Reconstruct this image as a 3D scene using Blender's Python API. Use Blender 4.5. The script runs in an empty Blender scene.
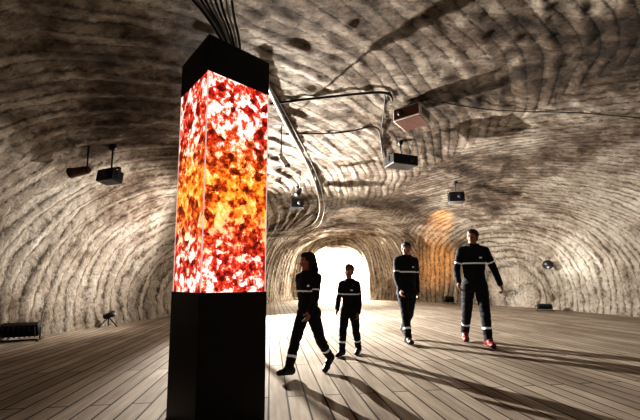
import bpy, bmesh, math, random
import numpy as np
from mathutils import Vector, Matrix, noise, Quaternion
from mathutils.bvhtree import BVHTree
random.seed(4); np.random.seed(4)
C=bpy.context
scene=C.scene
try:
    scene.view_settings.view_transform='Standard'
    scene.view_settings.look='High Contrast'
except Exception: pass
FP=350.0; PITCH=math.radians(6); CY=245.2; HC=1.0
cam_d=bpy.data.cameras.new('camera'); cam=bpy.data.objects.new('camera',cam_d)
scene.collection.objects.link(cam); scene.camera=cam
cam_d.sensor_width=36; cam_d.lens=FP/640*36; cam_d.shift_y=(CY-210)/640
cam.location=(0,0,HC); cam.rotation_euler=(math.pi/2+PITCH,0,0)
def ray(px,py):
    x=(px-320)/FP; y=-(py-CY)/FP
    return Vector((x, math.cos(PITCH)-y*math.sin(PITCH), math.sin(PITCH)+y*math.cos(PITCH)))
def at(px,py,Y):
    r=ray(px,py); return Vector((0,0,HC))+r*(Y/r.y)
def ground(px,py):
    r=ray(px,py); return Vector((0,0,HC))+r*(-HC/r.z)

# ---------------- materials
def newmat(name):
    m=bpy.data.materials.new(name); m.use_nodes=True
    nt=m.node_tree; b=nt.nodes['Principled BSDF']; return m,nt,b
def noisy(name,col,rough=.6,metal=0,amt=.25,scale=12,emis=0,bump=.1):
    m,nt,b=newmat(name)
    tc=nt.nodes.new('ShaderNodeTexCoord'); n=nt.nodes.new('ShaderNodeTexNoise'); n.inputs['Scale'].default_value=scale; n.inputs['Detail'].default_value=5
    nt.links.new(tc.outputs['Object'],n.inputs['Vector'])
    r=nt.nodes.new('ShaderNodeValToRGB')
    r.color_ramp.elements[0].position=.3; r.color_ramp.elements[1].position=.7
    r.color_ramp.elements[0].color=tuple(c*(1-amt) for c in col)+(1,)
    r.color_ramp.elements[1].color=tuple(min(1,c*(1+amt)) for c in col)+(1,)
    nt.links.new(n.outputs['Fac'],r.inputs['Fac']); nt.links.new(r.outputs['Color'],b.inputs['Base Color'])
    b.inputs['Roughness'].default_value=rough; b.inputs['Metallic'].default_value=metal
    if bump:
        bp=nt.nodes.new('ShaderNodeBump'); bp.inputs['Strength'].default_value=bump; bp.inputs['Distance'].default_value=.01
        nt.links.new(n.outputs['Fac'],bp.inputs['Height']); nt.links.new(bp.outputs['Normal'],b.inputs['Normal'])
    if emis:
        nt.links.new(r.outputs['Color'],b.inputs['Emission Color']); b.inputs['Emission Strength'].default_value=emis
    return m
def math_node(nt,op,a,b=None,c=None):
    n=nt.nodes.new('ShaderNodeMath'); n.operation=op
    for i,v in enumerate((a,b,c)):
        if v is None: continue
        if isinstance(v,(int,float)): n.inputs[i].default_value=v
        else: nt.links.new(v,n.inputs[i])
    return n.outputs[0]
CEN=[(11.0,16.0,.6),(-7.0,11.8,.8),(1.0,22.5,.6)]
ZW=.42
def rock_mat(name,bright=1.0):
    m,nt,b=newmat(name); L=nt.links
    tc=nt.nodes.new('ShaderNodeTexCoord')
    def tex(scale,detail,rough=.6,dist=0,vec=None):
        n=nt.nodes.new('ShaderNodeTexNoise'); n.inputs['Scale'].default_value=scale; n.inputs['Detail'].default_value=detail
        n.inputs['Roughness'].default_value=rough; n.inputs['Distortion'].default_value=dist
        L.new(vec or tc.outputs['Object'],n.inputs['Vector']); return n.outputs['Fac']
    big=tex(.42,6,.62,.6); mid=tex(2.3,8,.7); fine=tex(13,8,.8)
    smo=tex(.4,1,.5); msk=tex(.9,4,.6)
    mp=nt.nodes.new('ShaderNodeMapping'); mp.inputs['Scale'].default_value=(1,1,ZW); L.new(tc.outputs['Object'],mp.inputs['Vector'])
    ds=[]
    for c in CEN:
        v=nt.nodes.new('ShaderNodeVectorMath'); v.operation='DISTANCE'
        L.new(mp.outputs[0],v.inputs[0]); v.inputs[1].default_value=(c[0],c[1],c[2]*ZW)
        ds.append(v.outputs['Value'])
    d=math_node(nt,'MINIMUM',ds[0],ds[1]); d=math_node(nt,'MINIMUM',d,ds[2])
    d2=math_node(nt,'ADD',math_node(nt,'ADD',d,math_node(nt,'MULTIPLY',mid,.09)),math_node(nt,'MULTIPLY',smo,.7))
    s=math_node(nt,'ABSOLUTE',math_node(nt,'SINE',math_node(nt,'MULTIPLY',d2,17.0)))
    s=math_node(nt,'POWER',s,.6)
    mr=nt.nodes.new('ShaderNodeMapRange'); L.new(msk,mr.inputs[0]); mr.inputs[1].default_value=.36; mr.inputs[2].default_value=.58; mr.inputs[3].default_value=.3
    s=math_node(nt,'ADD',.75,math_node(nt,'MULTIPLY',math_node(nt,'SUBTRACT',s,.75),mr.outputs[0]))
    mp2=nt.nodes.new('ShaderNodeMapping'); mp2.inputs['Scale'].default_value=(.8,2.1,1.3); mp2.inputs['Rotation'].default_value=(0,0,.3); L.new(tc.outputs['Object'],mp2.inputs['Vector'])
    ch=tex(5.5,7,.78,.4,mp2.outputs[0])
    h=math_node(nt,'MULTIPLY',s,.60)
    h=math_node(nt,'ADD',h,math_node(nt,'MULTIPLY',ch,1.5))
    h=math_node(nt,'ADD',h,math_node(nt,'MULTIPLY',mid,.6))
    h=math_node(nt,'ADD',h,math_node(nt,'MULTIPLY',fine,.8))
    bp=nt.nodes.new('ShaderNodeBump'); bp.inputs['Strength'].default_value=1; bp.inputs['Distance'].default_value=.14
    L.new(h,bp.inputs['Height']); L.new(bp.outputs['Normal'],b.inputs['Normal'])
    cf=math_node(nt,'ADD',math_node(nt,'MULTIPLY',big,.62),math_node(nt,'MULTIPLY',mid,.38))
    # ceiling shade painted into the colour: rock darkens with height
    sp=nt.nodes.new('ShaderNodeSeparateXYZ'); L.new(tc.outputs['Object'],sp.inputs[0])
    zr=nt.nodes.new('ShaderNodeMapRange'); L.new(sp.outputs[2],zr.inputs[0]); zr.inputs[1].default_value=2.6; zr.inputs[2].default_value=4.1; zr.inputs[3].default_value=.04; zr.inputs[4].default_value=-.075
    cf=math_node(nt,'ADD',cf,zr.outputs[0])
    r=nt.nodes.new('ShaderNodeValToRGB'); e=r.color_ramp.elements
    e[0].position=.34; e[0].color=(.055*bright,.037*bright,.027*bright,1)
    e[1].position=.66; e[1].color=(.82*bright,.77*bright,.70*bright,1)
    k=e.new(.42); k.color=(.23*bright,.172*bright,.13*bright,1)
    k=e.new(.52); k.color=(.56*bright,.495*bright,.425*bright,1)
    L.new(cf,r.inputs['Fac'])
    mx=nt.nodes.new('ShaderNodeMix'); mx.data_type='RGBA'; mx.blend_type='MULTIPLY'
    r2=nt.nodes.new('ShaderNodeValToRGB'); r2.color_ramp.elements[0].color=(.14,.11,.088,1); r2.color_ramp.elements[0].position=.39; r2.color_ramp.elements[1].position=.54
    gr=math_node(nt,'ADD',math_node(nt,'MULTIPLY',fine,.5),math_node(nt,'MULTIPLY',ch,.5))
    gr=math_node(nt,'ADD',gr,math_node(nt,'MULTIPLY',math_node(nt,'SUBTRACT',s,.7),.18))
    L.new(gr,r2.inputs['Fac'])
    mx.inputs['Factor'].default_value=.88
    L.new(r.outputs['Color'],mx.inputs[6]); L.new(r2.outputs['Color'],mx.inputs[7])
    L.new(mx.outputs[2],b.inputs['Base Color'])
    b.inputs['Roughness'].default_value=.85
    return m
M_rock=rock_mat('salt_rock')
M_black=noisy('black_plastic',(.012,.012,.014),.45)
M_dark=noisy('dark_metal',(.05,.05,.055),.4,.6)
M_white=noisy('white_housing',(.7,.68,.64),.5)
M_cable=noisy('grey_cable',(.16,.15,.14),.5)
M_cabled=noisy('black_cable',(.02,.02,.02),.5)
M_steel=noisy('steel_conduit',(.40,.40,.41),.35,.5)

# ---------------- shell
def smooth_interp(Y,pts):
    ys=np.array([p[0] for p in pts]); vs=np.array([p[1] for p in pts])
    return np.interp(Y,ys,vs)
XL=[(-3,-6.4),(3,-5.9),(5.5,-5.5),(9.2,-4.7),(13,-3.9),(16,-2.9),(18,-2.1),(19.5,-1.5),(20,-.8),(34,-.8)]
XR=[(-3,8.2),(5,9.2),(9.7,9.2),(13,8.6),(15.5,7.4),(18,5.4),(19.5,3.5),(20,2.75),(34,2.75)]
HT=[(-3,4.0),(5,4.1),(9,4.15),(13,3.95),(17,3.75),(19.5,3.5),(20,2.95),(34,2.95)]
def sm(Y,pts):
    w=.9 if Y<18.5 else .15
    return float(np.mean([smooth_interp(Y+o,pts) for o in (-w,-w/2,0,w/2,w)]))
rows=np.concatenate([np.arange(-3,19.2,.05),np.arange(19.2,20.6,.03),np.arange(20.6,34.01,.15)])
MS=480
th=np.linspace(0,math.pi,2500)
verts=[];NR=len(rows)
for Y in rows:
    xl,xr,h=sm(Y,XL),sm(Y,XR),sm(Y,HT)
    n=2.6 if Y<19 else (2.6+min(1,(Y-19))*.8)
    c=(xl+xr)/2;a=(xr-xl)/2
    ct=np.cos(th);st=np.sin(th)
    x=c-a*np.sign(ct)*np.abs(ct)**(2/n); z=h*np.abs(st)**(2/n)
    s=np.concatenate([[0],np.cumsum(np.hypot(np.diff(x),np.diff(z)))])
    t=np.linspace(0,s[-1],MS)
    xs=np.interp(t,s,x);zs=np.interp(t,s,z)
    verts.append(np.stack([xs,np.full(MS,Y),zs],1))
V=np.array(verts)
du=np.gradient(V,axis=0);dv=np.gradient(V,axis=1)
N=np.cross(dv,du);N/=np.linalg.norm(N,axis=2,keepdims=True)+1e-9
if N[10,MS//2,2]<0: N=-N
D=np.zeros((NR,MS))
for i in range(NR):
    for j in range(MS):
        p=V[i,j]
        nb=noise.noise(Vector((p[0]*.4,p[1]*.4,p[2]*.4)))
        nm=noise.noise(Vector((p[0]*1.5+7,p[1]*1.5,p[2]*1.5)))
        nf=noise.noise(Vector((p[0]*6,p[1]*6+3,p[2]*6)))
        d=min(math.sqrt((p[0]-c[0])**2+(p[1]-c[1])**2+((p[2]-c[2])*ZW)**2) for c in CEN)
        ph=d+.18*nb+.04*nm
        fade=max(.32,1-max(0,d-6)/4.5)
        D[i,j]=.10*nb+.016*nm+.022*nf+.060*fade*abs(math.sin(ph*math.pi/(.35)))*(.8+.8*nm)
base=np.clip(V[:,:,2]/.35,0.15,1)
V=V+N*(D*base)[:,:,None]
V[:,0,2]=-.05;V[:,-1,2]=-.05
du=np.gradient(V,axis=0);dv=np.gradient(V,axis=1)
NN=np.cross(dv,du);NN/=np.linalg.norm(NN,axis=2,keepdims=True)+1e-9
if NN[10,MS//2,2]>0: NN=-NN
def grid_mesh(name,G,GN,mat,flip=False):
    r,c=G.shape[:2]
    me=bpy.data.meshes.new(name)
    idx=np.arange(r*c).reshape(r,c)
    q=np.stack([idx[:-1,:-1],idx[:-1,1:],idx[1:,1:],idx[1:,:-1]],-1).reshape(-1,4)
    if flip: q=q[:,::-1]
    me.from_pydata(G.reshape(-1,3).tolist(),[],q.tolist())
    me.polygons.foreach_set('use_smooth',[True]*len(me.polygons))
    me.materials.append(mat); me.update()
    if GN is not None:
        me.normals_split_custom_set_from_vertices(GN.reshape(-1,3).tolist())
    o=bpy.data.objects.new(name,me); scene.collection.objects.link(o); return o
k1,k2=70,MS-70
test=np.cross(V[1,MS//2+1]-V[1,MS//2],V[2,MS//2]-V[1,MS//2])
flip=bool(test[2]>0)
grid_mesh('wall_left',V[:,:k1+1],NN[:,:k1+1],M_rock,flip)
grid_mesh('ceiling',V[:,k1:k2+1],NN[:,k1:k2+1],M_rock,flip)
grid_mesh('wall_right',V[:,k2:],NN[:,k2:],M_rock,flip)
Vs=V[::2,::2]; r_,c_=Vs.shape[:2]; idx=np.arange(r_*c_).reshape(r_,c_)
q=np.stack([idx[:-1,:-1],idx[:-1,1:],idx[1:,1:],idx[1:,:-1]],-1).reshape(-1,4)
bvh=BVHTree.FromPolygons([Vector(v) for v in Vs.reshape(-1,3).tolist()],q.tolist())
def onshell(px,py,off=.05):
    r=ray(px,py).normalized(); h=bvh.ray_cast(Vector((0,0,HC)),r)
    if h[0] is None: return at(px,py,8)
    return h[0]-r*off
def ceil_above(p):
    h=bvh.ray_cast(Vector((p[0],p[1],1)),Vector((0,0,1)))
    return h[0].z if h[0] else 4
def cap_wall(name,Y,row,flip):
    me=bpy.data.meshes.new(name); vs=[tuple(v) for v in V[row]]
    me.from_pydata(vs,[],[list(range(len(vs)))[::(-1 if flip else 1)]]); me.materials.append(M_rock)
    o=bpy.data.objects.new(name,me); scene.collection.objects.link(o)
cap_wall('wall_back',-3,0,False); cap_wall('wall_tunnel_end',34,-1,True)

# ---------------- floor
def floor_mat():
    m,nt,b=newmat('wood_planks'); L=nt.links
    tc=nt.nodes.new('ShaderNodeTexCoord'); mp=nt.nodes.new('ShaderNodeMapping'); mp.inputs['Rotation'].default_value=(0,0,math.radians(90-8))
    L.new(tc.outputs['Object'],mp.inputs['Vector'])
    br=nt.nodes.new('ShaderNodeTexBrick'); br.inputs['Scale'].default_value=1; br.inputs['Brick Width'].default_value=3.2; br.inputs['Row Height'].default_value=.16
    br.inputs['Mortar Size'].default_value=.008; br.inputs['Mortar Smooth'].default_value=.2; br.offset=.37
    br.inputs['Color1'].default_value=(.46,.41,.355,1); br.inputs['Color2'].default_value=(.30,.26,.22,1); br.inputs['Mortar'].default_value=(.035,.027,.022,1)
    L.new(mp.outputs[0],br.inputs['Vector'])
    mp2=nt.nodes.new('ShaderNodeMapping'); mp2.inputs['Scale'].default_value=(1.2,14,1); L.new(mp.outputs[0],mp2.inputs['Vector'])
    n=nt.nodes.new('ShaderNodeTexNoise'); n.inputs['Scale'].default_value=1.6; n.inputs['Detail'].default_value=7; L.new(mp2.outputs[0],n.inputs['Vector'])
    n2=nt.nodes.new('ShaderNodeTexNoise'); n2.inputs['Scale'].default_value=.9; n2.inputs['Detail'].default_value=5; L.new(tc.outputs['Object'],n2.inputs['Vector'])
    r=nt.nodes.new('ShaderNodeValToRGB'); r.color_ramp.elements[0].position=.3; r.color_ramp.elements[0].color=(.5,.45,.4,1); r.color_ramp.elements[1].position=.7; r.color_ramp.elements[1].color=(1.1,1.1,1.1,1)
    ad=math_node(nt,'ADD',math_node(nt,'MULTIPLY',n.outputs['Fac'],.5),math_node(nt,'MULTIPLY',n2.outputs['Fac'],.5))
    L.new(ad,r.inputs['Fac'])
    mx=nt.nodes.new('ShaderNodeMix'); mx.data_type='RGBA'; mx.blend_type='MULTIPLY'; mx.inputs['Factor'].default_value=1
    L.new(br.outputs['Color'],mx.inputs[6]); L.new(r.outputs['Color'],mx.inputs[7]); L.new(mx.outputs[2],b.inputs['Base Color'])
    bp=nt.nodes.new('ShaderNodeBump'); bp.inputs['Strength'].default_value=.6; bp.inputs['Distance'].default_value=.018
    hh=math_node(nt,'SUBTRACT',math_node(nt,'MULTIPLY',n.outputs['Fac'],.4),br.outputs['Fac'])
    L.new(hh,bp.inputs['Height']); L.new(bp.outputs['Normal'],b.inputs['Normal'])
    b.inputs['Roughness'].default_value=.85
    b.inputs['Specular IOR Level'].default_value=.14
    return m
M_floor=floor_mat()
G=[]
for Y in np.arange(-3,34.1,.5):
    a,b_=sm(Y,XL)-.15,sm(Y,XR)+.15
    G.append([[a+(b_-a)*t,Y,0] for t in np.linspace(0,1,12)])
grid_mesh('floor',np.array(G),None,M_floor,False)

# ---------------- mesh helpers
class Part:
    def __init__(s,name,parent=None): s.name=name; s.bm=bmesh.new(); s.mats=[]
    def mi(s,m):
        if m not in s.mats: s.mats.append(m)
        return s.mats.index(m)
    def _set(s,vs,m,smooth=True):
        k=s.mi(m); fs=set(f for v in vs for f in v.link_faces)
        for f in fs: f.material_index=k; f.smooth=smooth
    def ell(s,c,r,m,rot=None,seg=20,ring=12):
        M=Matrix.Translation(c)@(rot.to_4x4() if rot else Matrix())@Matrix.Diagonal((*r,1))
        v=bmesh.ops.create_uvsphere(s.bm,u_segments=seg,v_segments=ring,radius=1,matrix=M)['verts']; s._set(v,m); return v
    def cone(s,p0,p1,r0,r1,m,seg=16,smooth=True):
        p0=Vector(p0);p1=Vector(p1);d=p1-p0
        q=d.to_track_quat('Z','Y').to_matrix().to_4x4()
        M=Matrix.Translation((p0+p1)/2)@q
        v=bmesh.ops.create_cone(s.bm,cap_ends=True,segments=seg,radius1=r0,radius2=r1,depth=d.length,matrix=M)['verts']; s._set(v,m,smooth); return v
    def cap(s,p0,p1,r0,r1,m):
        s.cone(p0,p1,r0,r1,m); s.ell(p0,(r0,)*3,m,seg=14,ring=9); s.ell(p1,(r1,)*3,m,seg=14,ring=9)
    def box(s,c,size,m,rot=None,bevel=0.0,taper=None):
        M=Matrix.Translation(c)@(rot.to_4x4() if rot else Matrix())@Matrix.Diagonal((*size,1))
        v=bmesh.ops.create_cube(s.bm,size=1,matrix=M)['verts']
        if bevel:
            es=list(set(e for x in v for e in x.link_edges))
            k=s.mi(m)
            r=bmesh.ops.bevel(s.bm,geom=es,offset=bevel,segments=2,affect='EDGES',profile=.5)
            for f in r['faces']: f.material_index=k
            v=[x for x in r['verts']]
            fs=set(f for x in v for f in x.link_faces)
            for f in fs: f.material_index=k
        else: s._set(v,m,False)
        return v
    def obj(s,parent=None,link=True):
        me=bpy.data.meshes.new(s.name); s.bm.normal_update(); s.bm.to_mesh(me); s.bm.free()
        for m in s.mats: me.materials.append(m)
        o=bpy.data.objects.new(s.name,me)
        scene.collection.objects.link(o)
        if parent: o.parent=parent
        return o
def empty(name,loc=(0,0,0)):
    e=bpy.data.objects.new(name,None); e.location=loc; e.empty_display_size=.1; scene.collection.objects.link(e); return e
def cable(name,pts,r,mat,parent=None):
    cu=bpy.data.curves.new(name,'CURVE'); cu.dimensions='3D'; cu.bevel_depth=r; cu.bevel_resolution=3
    sp=cu.splines.new('NURBS'); sp.points.add(len(pts)-1)
    for p,q in zip(sp.points,pts): p.co=(*q,1)
    sp.order_u=3; sp.use_endpoint_u=True; sp.resolution_u=8
    cu.materials.append(mat); o=bpy.data.objects.new(name,cu); scene.collection.objects.link(o)
    if parent: o.parent=parent
    return o

# ---------------- pillar
def amber_mat():
    m,nt,b=newmat('amber_glow_panel'); L=nt.links
    tc=nt.nodes.new('ShaderNodeTexCoord')
    n0=nt.nodes.new('ShaderNodeTexNoise'); n0.inputs['Scale'].default_value=14; n0.inputs['Detail'].default_value=5; L.new(tc.outputs['Object'],n0.inputs['Vector'])
    vm=nt.nodes.new('ShaderNodeVectorMath'); vm.operation='MULTIPLY_ADD'; L.new(n0.outputs['Color'],vm.inputs[0]); vm.inputs[1].default_value=(.085,)*3; L.new(tc.outputs['Object'],vm.inputs[2])
    vo=nt.nodes.new('ShaderNodeTexVoronoi'); vo.inputs['Scale'].default_value=15; L.new(vm.outputs[0],vo.inputs['Vector'])
    sx=nt.nodes.new('ShaderNodeSeparateColor'); L.new(vo.outputs['Color'],sx.inputs[0])
    n1=nt.nodes.new('ShaderNodeTexNoise'); n1.inputs['Scale'].default_value=18; n1.inputs['Detail'].default_value=6; n1.inputs['Roughness'].default_value=.7; L.new(tc.outputs['Object'],n1.inputs['Vector'])
    f=math_node(nt,'ADD',math_node(nt,'MULTIPLY',sx.outputs[0],.5),math_node(nt,'MULTIPLY',math_node(nt,'SUBTRACT',n1.outputs['Fac'],.5),2.1))
    f=math_node(nt,'ADD',f,.225)
    def ramp(st):
        r=nt.nodes.new('ShaderNodeValToRGB'); e=r.color_ramp.elements
        e[0].position=st[0][0]; e[0].color=(*st[0][1],1); e[1].position=st[-1][0]; e[1].color=(*st[-1][1],1)
        for p,c in st[1:-1]:
            k=e.new(p); k.color=(*c,1)
        L.new(f,r.inputs['Fac']); return r.outputs['Color']
    red=ramp([(.14,(.10,.006,.006)),(.34,(.48,.028,.016)),(.48,(.76,.075,.035)),(.57,(.90,.32,.22)),(.66,(1,.84,.76))])
    ora=ramp([(.14,(.09,.016,.005)),(.34,(.38,.05,.010)),(.5,(.82,.18,.015)),(.72,(1,.42,.06)),(.95,(1,.75,.35))])
    sp=nt.nodes.new('ShaderNodeSeparateXYZ'); L.new(tc.outputs['Object'],sp.inputs[0])
    nz=math_node(nt,'ADD',sp.outputs[2],math_node(nt,'MULTIPLY',math_node(nt,'SUBTRACT',n1.outputs['Fac'],.5),1.3))
    band=math_node(nt,'ABSOLUTE',math_node(nt,'SUBTRACT',nz,1.68))
    mr=nt.nodes.new('ShaderNodeMapRange'); L.new(band,mr.inputs[0]); mr.inputs[1].default_value=.15; mr.inputs[2].default_value=.48
    mx=nt.nodes.new('ShaderNodeMix'); mx.data_type='RGBA'; L.new(mr.outputs[0],mx.inputs[0]); L.new(ora,mx.inputs[6]); L.new(red,mx.inputs[7])
    b.inputs['Base Color'].default_value=(.02,.02,.02,1); b.inputs['Roughness'].default_value=.25
    L.new(mx.outputs[2],b.inputs['Emission Color']); b.inputs['Emission Strength'].default_value=1.05
    return m
M_amber=amber_mat()
M_base=noisy('pillar_dark_steel',(.014,.010,.009),.5,.2)
M_edge=noisy('acrylic_edge',(.9,.7,.65),.3,0,.1,10,.5)
PX,PY=at(200.5,294,2.35).x,2.35
A=math.radians(42); S=.505
ex=Vector((math.cos(A),math.sin(A),0)); ey=Vector((-math.sin(A),math.cos(A),0))
pc=Vector((PX,PY,0))+ex*S/2+ey*S/2
rotA=Matrix.Rotation(A,3,'Z')
zb=at(200.5,293,2.35).z; zt=at(204,70,2.35).z; zc=at(210,34,2.35).z
pil=empty('illuminated_salt_pillar',(0,0,0))
p=Part('base'); p.box(pc+Vector((0,0,zb/2)),(S+.02,S+.02,zb),M_base,rotA,.004); p.obj(pil)
p=Part('light_box'); p.box(pc+Vector((0,0,(zb+zt)/2)),(S,S,zt-zb),M_amber,rotA); p.obj(pil)
p=Part('corner_edges')
for sx_ in(-1,1):
    for sy_ in(-1,1):
        c=pc+ex*(S/2)*sx_+ey*(S/2)*sy_; p.box(c+Vector((0,0,(zb+zt)/2)),(.007,.007,zt-zb-.004),M_edge,rotA)
p.obj(pil)
p=Part('top_cap'); p.box(pc+Vector((0,0,(zt+zc)/2)),(S+.01,S+.01,zc-zt),M_black,rotA,.004)
p.box(pc+Vector((0,0,zc+.02)),(S-.12,S-.12,.05),M_black,rotA,.004)
p.obj(pil)
for i in range(9):
    a=pc+ex*(-.06+.033*i)+ey*(.03*i-.14)+Vector((0,0,zc+.03))
    bx,by=pc.x-.62+.06*i,pc.y+.35+.03*i
    b_=Vector((bx,by,ceil_above((bx,by))+.02))
    cable('feed_cable_%d'%i,[a,a.lerp(b_,.35)+Vector((.03,0,.0)),a.lerp(b_,.7)+Vector((-.02,.03,0)),b_],.012,M_steel if i%3==1 else M_cabled,pil)

# ---------------- ceiling equipment
def hang(part,p,top=None,m=M_dark,r=.015):
    zt_=ceil_above(p)+.03
    part.cone(p,(p[0],p[1],zt_),r,r,m); part.cone((p[0],p[1],zt_-.1),(p[0],p[1],zt_),.05,.06,m)
def rotz(a,t=0): return (Matrix.Rotation(math.radians(a),3,'Z')@Matrix.Rotation(math.radians(t),3,'X'))
M_wood=noisy('rust_panel',(.10,.035,.024),.5)
c=at(412,117,6.0); R=rotz(-38,0)
p=Part('ceiling_projector'); p.box(c,(.50,.5,.22),M_white,R,.012)
p.box(c+R@Vector((0,0,-.115)),(.46,.46,.012),M_wood,R,.004); p.box(c+R@Vector((0,-.255,0)),(.45,.012,.18),M_wood,R,.004)
p.cone(c+R@Vector((-.1,-.25,0)),c+R@Vector((-.1,-.30,0)),.055,.05,M_black)
for k in range(5): p.box(c+R@Vector((.253,-.15+.07*k,.0)),(.008,.025,.11),M_dark,R)
p.box(c+R@Vector((0,0,.13)),(.3,.3,.03),M_dark,R,.004)
hang(p,c+Vector((-.1,0,.1)));hang(p,c+Vector((.1,.02,.1))); p.obj()
def box_fixture(name,px,py,Y,w,h,d,ang,tilt=0,m=M_black,lens=True):
    c=at(px,py,Y); R=rotz(ang,tilt); p=Part(name); p.box(c,(w,d,h),m,R,.012)
    p.box(c+R@Vector((0,-d/2-.006,0)),(w*.86,.012,h*.78),M_black,R,.004)
    if lens: p.cone(c+R@Vector((w*.22,-d/2,0)),c+R@Vector((w*.22,-d/2-.05,0)),h*.28,h*.25,M_dark)
    for sx in(-1,1): p.box(c+R@Vector((sx*(w/2+.01),0,h*.3)),(.012,.05,h*.9),M_dark,R)
    p.box(c+R@Vector((0,0,h*.75)),(w+.03,.05,.012),M_dark,R)
    hang(p,c+R@Vector((0,0,h*.74)))
    p.obj(); return c
box_fixture('ceiling_projector',401,162,7.6,.62,.22,.4,20,0)
box_fixture('hanging_speaker',110,177,5.8,.36,.20,.22,-20,-8)
box_fixture('hanging_speaker',297,204,10.5,.38,.28,.26,5,-5)
box_fixture('hanging_speaker',456,198,10.5,.44,.30,.28,-10,-8)
def can_spot(name,c,d,L=.22,r=.07,m=M_black,toward=None):
    p=Part(name); c=Vector(c); d=Vector(d).normalized()
    p.cone(c,c+d*L,r*.8,r,m,24); p.cone(c+d*L,c+d*(L+.02),r*1.1,r*1.1,M_dark,24); p.cone(c-d*.05,c,r*.5,r*.8,m,24)
    if toward is not None: p.cone(c,toward,.012,.012,M_dark)
    p.obj()
q=onshell(548,264,0.0); can_spot('wall_spotlight',at(548,264,q.y-.25),(-.7,-1,-.2),.2,.15,M_black,q+Vector((.1,.1,0)))
q=at(281,156,6.5); can_spot('track_spotlight',q,(.4,.3,-.6),.2,.06,M_white,Vector((q.x,q.y,ceil_above(q)+.02)))
q=at(300,190,9.5); can_spot('track_spotlight',q,(-.2,-.3,-.5),.2,.07,M_dark,Vector((q.x,q.y,ceil_above(q)+.02)))
q=at(87,170,5.6); can_spot('track_spotlight',q,(-1,.0,-.2),.26,.08,M_wood,Vector((q.x,q.y,ceil_above(q)+.02)))

def flood(name,pos,ang,w=.5,h=.3):
    p=Part(name); R=rotz(ang,-25); c=Vector((pos[0],pos[1],h/2+.08))
    p.box(c,(w,.12,h),M_black,R,.015)
    for k in range(7): p.box(c+R@Vector((-w*.42+k*w*.14,.08,0)),(.012,.06,h*.85),M_dark,R)
    p.box(c+R@Vector((0,-.062,0)),(w*.86,.012,h*.8),M_dark,R,.004)
    R0=rotz(ang)
    for s_ in(-1,1):
        p.box(Vector((pos[0],pos[1],.11))+R0@Vector((s_*(w/2+.02),0,0)),(.015,.04,.22),M_dark,R0)
        p.box(Vector((pos[0],pos[1],.012))+R0@Vector((s_*(w/2+.02),0,0)),(.04,.34,.024),M_dark,R0)
    p.box(Vector((pos[0],pos[1],.012)),(w+.06,.05,.02),M_dark,R0)
    p.obj(); return c
gA=flood('floor_floodlight',ground(20,341),205,.5,.22)
g=ground(108,327); gB=Vector((g.x,g.y,.3)); p=Part('light_stand')
for a in(0,120,240):
    v=Vector((math.cos(math.radians(a)),math.sin(math.radians(a)),0))*.2
    p.cone(g+v+Vector((0,0,.012)),g+Vector((0,0,.22)),.012,.012,M_dark)
p.cone(g+Vector((-.1,0,.22)),g+Vector((.12,0,.3)),.05,.07,M_black); p.cone(g+Vector((0,0,.15)),g+Vector((0,0,.28)),.015,.015,M_dark); p.obj()
gC=flood('floor_floodlight',ground(449,304),180,.42,.26)
gD=flood('floor_floodlight',ground(545,311),160,.4,.16)

def scable(name,pix,r,m,off=.06): return cable(name,[onshell(a,b,off) for a,b in pix],r,m)
scable('ceiling_cable',[(262,70),(272,95),(284,120),(296,142),(308,165),(317,188),(320,208),(316,222),(300,230),(280,232),(262,232)],.035,M_cable)
scable('ceiling_cable',[(258,66),(276,96),(289,120),(301,142),(313,165),(322,188),(325,212),(318,228),(300,236),(262,237)],.02,M_cabled)
scable('ceiling_cable',[(270,104),(300,100),(330,97),(365,93),(392,92),(392,100)],.02,M_cabled)
scable('ceiling_cable',[(286,134),(320,134),(350,132),(378,124),(381,140),(383,158)],.015,M_cabled)
scable('ceiling_cable',[(385,95),(384,115),(380,135),(385,158)],.012,M_cabled)
scable('ceiling_cable',[(430,100),(470,108),(520,112),(580,112),(640,118)],.008,M_cabled)

# ---------------- people
M_suit=noisy('navy_coverall',(.010,.012,.020),.8,0,.4,30)
M_refl=noisy('reflective_tape',(.7,.72,.75),.35,0,.05,20,.10)  # slight emission stands in for light the tape throws back
M_skin=noisy('skin',(.36,.19,.13),.55,0,.1,30)
M_hair=noisy('dark_hair',(.018,.011,.008),.55,0,.4,60)
M_hairb=noisy('brown_hair',(.16,.08,.04),.55,0,.4,60)
M_boot=noisy('black_boot',(.015,.014,.014),.5)
M_red=noisy('red_shoe',(.16,.015,.02),.5)
M_eye=noisy('eye_white',(.7,.7,.68),.2,0,.05)
M_iris=noisy('iris',(.02,.012,.01),.2)
M_lip=noisy('lip',(.30,.10,.09),.5)
def remeshed(part,voxel,smooth=5,factor=.5,disp=0,dscale=8):
    o=part.obj()
    md=o.modifiers.new('r','REMESH'); md.mode='VOXEL'; md.voxel_size=voxel; md.use_smooth_shade=True
    s_=o.modifiers.new('s','SMOOTH'); s_.iterations=smooth; s_.factor=factor
    dg=C.evaluated_depsgraph_get(); dg.update()
    me=bpy.data.meshes.new_from_object(o.evaluated_get(dg))
    bpy.data.objects.remove(o)
    if disp:
        me.update()
        nn=[v.normal.copy() for v in me.vertices]
        for v,n_ in zip(me.vertices,nn):
            q=v.co*dscale
            w=1-abs(noise.noise(Vector((q.x,q.y,q.z*1.9))))*2
            v.co+=n_*(disp*w)
    return me
def seg_t(p,a,b):
    d=b-a; t=max(0,min(1,(p-a).dot(d)/d.length_squared)); return t,(p-(a+d*t)).length
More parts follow.
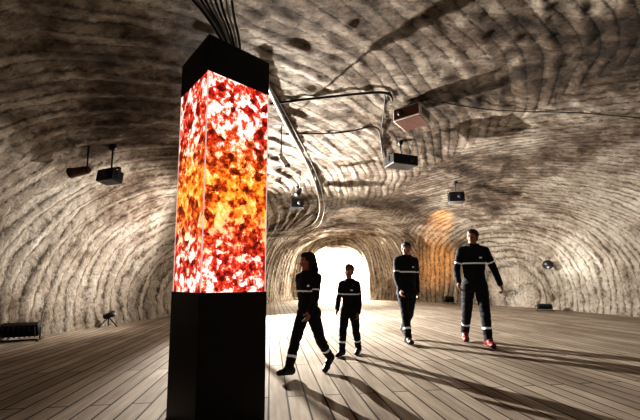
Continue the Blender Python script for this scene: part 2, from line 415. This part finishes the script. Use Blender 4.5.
def build_person(name,pos,H,yaw,legs,arms,head=(0,0,0),hair='short',hairmat=None,headk=7.5,shoe=None,lean=0,width=1.0):
    hairmat=hairmat or M_hair; shoe=shoe or M_boot
    rd=math.radians
    hh=H/headk
    hipz=.50*H; shz=H-hh*1.36
    J={}
    fwd=lambda a,ab,s: Vector((s*math.sin(rd(ab)),-math.sin(rd(a))*math.cos(rd(ab)),-math.cos(rd(a))*math.cos(rd(ab))))
    lean_q=Matrix.Rotation(rd(lean),3,'X')
    pel=Vector((0,0,hipz))
    T=lambda v: pel+lean_q@(Vector(v)-pel)
    w=width
    for s in(1,-1):
        hf,kf,ab,ft=legs[s]
        hip=Vector((s*.048*H*w,0,hipz)); kn=hip+fwd(hf,ab,s)*.235*H; an=kn+fwd(hf-kf,ab*.6,s)*.22*H
        J['hip',s],J['kn',s],J['an',s]=hip,kn,an
        yawf=rd(6*s); fd=Vector((math.sin(yawf),-math.cos(yawf)*math.cos(rd(ft)),-math.sin(rd(ft))))
        J['heel',s]=an-fd*.03*H; J['toe',s]=an+fd*.105*H
        sh=T((s*.092*H*w,0,shz-.006*H)); fl,ab,ef,ab2=arms[s]
        el=sh+fwd(fl,ab,s)*.17*H; wr=el+fwd(fl+ef,ab2,s)*.145*H
        J['sh',s],J['el',s],J['wr',s]=sh,el,wr
    minz=min(min(J['heel',s].z,J['toe',s].z) for s in(1,-1))-.045*H
    p=Part('b')
    rings=[(hipz-.045*H,.066,.058),(hipz,.090,.070),(hipz+.05*H,.086,.067),(hipz+.11*H,.080,.062),(hipz+.18*H,.088,.068),(shz-.07*H,.097,.071),(shz-.03*H,.094,.063),(shz+.005*H,.078,.052),(shz+.03*H,.052,.045),(shz+.045*H,.038,.042)]
    bm=p.bm;prev=None;allv=[]
    for z,rx,ry in rings:
        ring=[bm.verts.new(T((rx*H*w*math.cos(t),ry*H*math.sin(t),z))) for t in np.linspace(0,2*math.pi,24,endpoint=False)]
        if prev:
            for i in range(24): bm.faces.new((prev[i],prev[(i+1)%24],ring[(i+1)%24],ring[i]))
        else: bm.faces.new(ring[::-1])
        prev=ring; allv+=ring
    bm.faces.new(prev); p._set(allv,M_suit)
    for s in(1,-1):
        p.cap(J['hip',s]+Vector((0,0,.005*H)),J['kn',s],.056*H,.039*H,M_suit)
        p.cap(J['kn',s],J['an',s]+Vector((0,0,.012*H)),.040*H,.033*H,M_suit)
        p.cap(J['sh',s],J['el',s],.034*H,.028*H,M_suit)
        p.cap(J['el',s],J['wr',s],.029*H,.021*H,M_suit)
        p.cap(T((s*.035*H,0,shz+.018*H)),J['sh',s],.028*H,.033*H,M_suit)
        p.ell(T((s*.045*H,.035*H,hipz)),(.05*H,.045*H,.055*H),M_suit)
    for t in np.linspace(0,2*math.pi,14,endpoint=False):
        if abs(math.sin((t+math.pi/2)/2))<.25: continue
        a=T((.040*H*math.cos(t),.042*H*math.sin(t),shz+.03*H)); p.cap(a,a+Vector((math.cos(t)*.005*H,math.sin(t)*.005*H,.018*H)),.010*H,.008*H,M_suit)
    me=remeshed(p,.009,4,.5,.007,9)
    me.materials.clear(); 
    for m in(M_suit,M_refl): me.materials.append(m)
    bones=[]
    for s in(1,-1):
        bones+=[('th',J['hip',s],J['kn',s],.05),('sn',J['kn',s],J['an',s],.037),('ua',J['sh',s],J['el',s],.031),('fa',J['el',s],J['wr',s],.026)]
    bones.append(('to',T((0,0,hipz)),T((0,0,shz)),.085))
    for f in me.polygons:
        c=f.center; best=None
        for nme,a,b_,r in bones:
            t,d=seg_t(c,a,b_); d-=r*H
            if best is None or d<best[0]: best=(d,nme,t)
        d,nme,t=best; k=0
        if nme=='sn' and (.50<t<.59): k=1
        if nme=='ua' and .62<t<.70: k=1
        if nme=='to':
            cl=pel+lean_q.inverted()@(c-pel)
            if .0<(cl.z-(shz-.125*H))<.013*H: k=1
            if c.y<0 and .035*H<cl.x<.06*H and shz-.080*H<cl.z<shz-.065*H: k=1
        f.material_index=k; f.use_smooth=True
    meshes=[me]
    for s in(1,-1):
        p=Part('s'); an=J['an',s]; he=J['heel',s]; to=J['toe',s]; dn=Vector((0,0,-1))
        up=Vector((0,0,.02*H))
        p.cap(he+dn*.014*H,to+dn*.022*H,.03*H,.022*H,shoe); p.cap(he+dn*.005*H,he.lerp(to,.55)+dn*.008*H,.03*H,.027*H,shoe)
        p.cap(an+up,an+dn*.01*H,.029*H,.03*H,shoe)
        side=(to-he).cross(Vector((0,0,1))).normalized()*.012*H
        p.cap(he.lerp(to,.7)+dn*.023*H+side,to+dn*.026*H+side*.6,.02*H,.018*H,shoe); p.cap(he.lerp(to,.7)+dn*.023*H-side,to+dn*.026*H-side*.6,.02*H,.018*H,shoe)
        m2=remeshed(p,.007,3); 
        fd=(to-he)
        for v in m2.vertices:
            t=(v.co-he).dot(fd)/fd.length_squared; zl=he.z+(to.z-he.z)*t-.045*H
            if v.co.z<zl: v.co.z=zl
        meshes.append(m2)
    for s in(1,-1):
        wr=J['wr',s]; d=(wr-J['el',s]).normalized(); L=.105*H
        n=Vector((-s,0,0)); n=(n-d*n.dot(d)).normalized(); sd=d.cross(n).normalized()
        if sd.y>0: sd=-sd
        p=Part('h'); B=Matrix((sd,n,d)).transposed()
        p.cap(wr-d*.02*H,wr+d*.1*L,.017*H,.15*L,M_skin)
        p.ell(wr+d*.27*L,(.22*L,.10*L,.29*L),M_skin,B)
        for i,(o_,ln) in enumerate(((.15,.43),(.05,.48),(-.06,.45),(-.16,.35))):
            a=wr+d*.42*L+sd*o_*L; r=.05*L; dd=d; 
            p.cap(wr+d*.2*L+sd*o_*.7*L,a,.07*L,r*1.15,M_skin)
            for kk,(fr,bend) in enumerate(((.45,14+4*i),(.32,30+4*i),(.23,26))):
                ax=dd.cross(n).normalized(); dd=(Quaternion(ax,rd(bend))@dd).normalized()
                b_=a+dd*ln*fr*L; p.cap(a,b_,r,r*.9,M_skin); a=b_; r*=.9
        a=wr+d*.12*L+sd*.14*L; dd=(d*.75+sd*.6+n*.25).normalized(); b_=a+dd*.24*L; p.cap(a,b_,.075*L,.06*L,M_skin)
        dd=(dd+d*.5+n*.1).normalized(); c_=b_+dd*.2*L; p.cap(b_,c_,.06*L,.045*L,M_skin)
        meshes.append(remeshed(p,.0045,2))
    hy,hp,hr=head
    hc=T((0,-.012*H,H-hh*.5))
    Rh=Matrix.Rotation(rd(hy),3,'Z')@Matrix.Rotation(rd(hp),3,'X')@Matrix.Rotation(rd(hr),3,'Y')
    nb=T((0,0,shz+.02*H))
    P=lambda x,y,z: hc+Rh@Vector((x*hh,y*hh,z*hh))
    p=Part('hd')
    p.cap(nb,P(0,.06,-.25),.031*H,.20*hh,M_skin)
    p.ell(P(0,.05,.13),(.32*hh,.40*hh,.35*hh),M_skin,Rh)
    p.ell(P(0,-.07,-.10),(.265*hh,.29*hh,.36*hh),M_skin,Rh)
    p.ell(P(0,-.22,-.38),(.12*hh,.10*hh,.09*hh),M_skin,Rh)
    for s in(1,-1):
        p.ell(P(s*.16,-.20,-.12),(.10*hh,.11*hh,.12*hh),M_skin,Rh); p.ell(P(s*.33,.02,-.04),(.035*hh,.08*hh,.12*hh),M_skin,Rh)
        p.cap(P(s*.06,-.345,.085),P(s*.19,-.30,.08),.03*hh,.03*hh,M_skin)
        p.cap(P(s*.15,-.10,-.30),P(s*.06,-.22,-.40),.09*hh,.09*hh,M_skin)
    p.cap(P(0,-.345,.04),P(0,-.43,-.10),.032*hh,.05*hh,M_skin)
    for s in(1,-1): p.ell(P(s*.045,-.385,-.115),(.03*hh,.04*hh,.028*hh),M_skin,Rh)
    p.ell(P(0,-.345,-.215),(.10*hh,.05*hh,.025*hh),M_skin,Rh); p.ell(P(0,-.335,-.26),(.085*hh,.05*hh,.028*hh),M_skin,Rh)
    meshes.append(remeshed(p,.0055,2))
    p=Part('e')
    for s in(1,-1):
        p.ell(P(s*.125,-.315,.01),(.052*hh,.04*hh,.034*hh),M_eye,Rh); p.ell(P(s*.125,-.345,.01),(.024*hh,.015*hh,.024*hh),M_iris,Rh)
        p.cap(P(s*.07,-.372,.10),P(s*.19,-.325,.095),.014*hh,.012*hh,hairmat)
    p.ell(P(0,-.375,-.237),(.085*hh,.028*hh,.024*hh),M_lip,Rh)
    o=p.obj(); meshes.append(o.data.copy()); bpy.data.objects.remove(o)
    p=Part('hr')
    p.ell(P(0,.10,.17),(.355*hh,.42*hh,.355*hh),hairmat,Rh)
    p.ell(P(0,-.08,.33),(.27*hh,.26*hh,.18*hh),hairmat,Rh)
    p.ell(P(0,.22,-.05),(.29*hh,.24*hh,.27*hh),hairmat,Rh)
    if hair!='short':
        lg={'long':1.0,'bob':.55}[hair]
        for s in(1,-1):
            p.cap(P(s*.31,.02,.12),P(s*.32,.04,-.35*lg-.1),.09*hh,.09*hh,hairmat)
            if lg>.8: p.cap(P(s*.32,.04,-.4),P(s*.27,.02,-.85),.095*hh,.05*hh,hairmat)
        for x in np.linspace(-.25,.25,5):
            p.cap(P(x,.3,.0),P(x*1.1,.36,-.35*lg-.15),.13*hh,.13*hh,hairmat)
            if lg>.8: p.cap(P(x*1.1,.36,-.5),P(x,.34,-1.0),.13*hh,.06*hh,hairmat)
    meshes.append(remeshed(p,.007,2,.5,.004,30))
    bmj=bmesh.new(); mats=[]
    for mesh in meshes:
        mp=[]
        for m in mesh.materials:
            if m not in mats: mats.append(m)
            mp.append(mats.index(m))
        n0=len(bmj.faces); bmj.from_mesh(mesh); bmj.faces.ensure_lookup_table()
        for f in bmj.faces[n0:]:
            f.material_index=mp[min(f.material_index,len(mp)-1)] if mp else 0; f.smooth=True
    bmesh.ops.translate(bmj,verts=bmj.verts,vec=Vector((0,0,-minz)))
    out=bpy.data.meshes.new(name); bmj.to_mesh(out); bmj.free()
    for m in mats: out.materials.append(m)
    o=bpy.data.objects.new(name,out); scene.collection.objects.link(o)
    o.location=(pos[0],pos[1],0); o.rotation_euler=(0,0,rd(yaw)); return o
g=ground(308,375)
build_person('girl',g,1.34,-36,{1:(-22,16,2,32),-1:(24,6,2,-8)},{1:(20,8,18,4),-1:(-20,10,12,8)},(-26,4,0),'long',headk=6.7)
g=ground(350,355)
build_person('boy',g,1.26,-25,{1:(-10,8,2,4),-1:(15,8,2,0)},{1:(4,9,16,2),-1:(8,10,30,-6)},(10,-4,0),'short',M_hairb,headk=6.3,width=1.0)
g=ground(408,342)
build_person('man',g,1.71,8,{1:(-18,24,0,24),-1:(20,8,0,-6)},{1:(-12,8,14,3),-1:(12,8,20,-2)},(-10,8,4),'short',width=1.02)
g=ground(477,344)
build_person('man',g,1.89,-12,{1:(14,6,3,0),-1:(-14,14,2,12)},{1:(-8,24,16,16),-1:(-2,15,36,0)},(-30,0,0),'short',shoe=M_red,width=1.08)

# ---------------- lights
def light(name,kind,loc,energy,col=(1,1,1),size=.1,target=None,spot=None,blend=.5,parent=None,sx=None):
    l=bpy.data.lights.new(name,kind); l.energy=energy; l.color=col
    if kind=='AREA': l.size=size
    else: l.shadow_soft_size=size
    if spot: l.spot_size=math.radians(spot); l.spot_blend=blend
    o=bpy.data.objects.new(name,l); o.location=loc
    if target is not None: o.rotation_euler=(Vector(target)-Vector(loc)).to_track_quat('-Z','Y').to_euler()
    scene.collection.objects.link(o)
    if parent: o.parent=parent
    return o
kp=Vector((-3.3,10.2,2.3))
def tripod(name,kp,ang):
    p=Part(name)
    for a in(30,150,270):
        v=Vector((math.cos(math.radians(a)),math.sin(math.radians(a)),0))*.4
        p.cone(Vector((kp.x,kp.y,.012))+v,(kp.x,kp.y,.9),.015,.015,M_dark)
    p.cone((kp.x,kp.y,.6),(kp.x,kp.y,kp.z-.12),.018,.015,M_dark)
    R=rotz(ang); p.box(kp+R@Vector((0,.08,0)),(.4,.1,.26),M_black,R,.01); p.obj(); return R
R=tripod('added_fill_on_tripod',kp,50)
light('key_floodlight','SPOT',kp+R@Vector((0,-.02,0)),7200,(1,.95,.88),.03,(5.2,6.2,1.1),118,.5)
kq=Vector((-2.3,8.0,1.9)); R=tripod('added_fill_on_tripod',kq,-75)
light('added_left_wall_fill','SPOT',kq+R@Vector((0,-.02,0)),600,(1,.92,.84),.05,(-5.3,7.2,2.1),118,.8)  # added fill lamp and stand, hidden behind the pillar, brightens left wall
UPC=(1,.93,.84)  # uplights below are added at the floor fixtures to brighten ceiling and walls
light('added_uplight_left','SPOT',gA+Vector((.05,.15,.15)),12,UPC,.1,(-4.0,8.0,3.2),130,.8)
light('added_uplight_stand','SPOT',gB+Vector((.15,-.05,.1)),20,UPC,.08,(-4.0,6.0,3.4),130,.8)
light('added_uplight_centre','SPOT',gC+Vector((-.1,.1,.25)),420,UPC,.1,(2.0,13.5,4.0),120,.8)
light('added_uplight_right','SPOT',gD+Vector((0,-.15,.2)),150,UPC,.1,(7.5,10.5,3.8),130,.8)
for y,e in((21.5,1700),(25,4000),(30,5000)): light('tunnel_lamp_%d'%int(y),'POINT',(1,y,2.4),e,(1,.91,.76),.2)
light('added_far_fill','SPOT',(1.0,13,3.5),260,(1,.92,.82),.1,(2,19,2),120,.8)  # added fill without a fixture, brightens the rock around the tunnel
light('orange_projection','SPOT',(3.6,11.5,3.4),1700,(1,.40,.05),.03,at(436,262,17),26,1.0)
light('orange_projection','SPOT',(4.4,11.5,3.3),1500,(1,.42,.06),.03,at(436,225,16),24,1.0)
w=bpy.data.worlds.new('w'); scene.world=w; w.use_nodes=True
w.node_tree.nodes['Background'].inputs[0].default_value=(.5,.45,.4,1); w.node_tree.nodes['Background'].inputs[1].default_value=.02
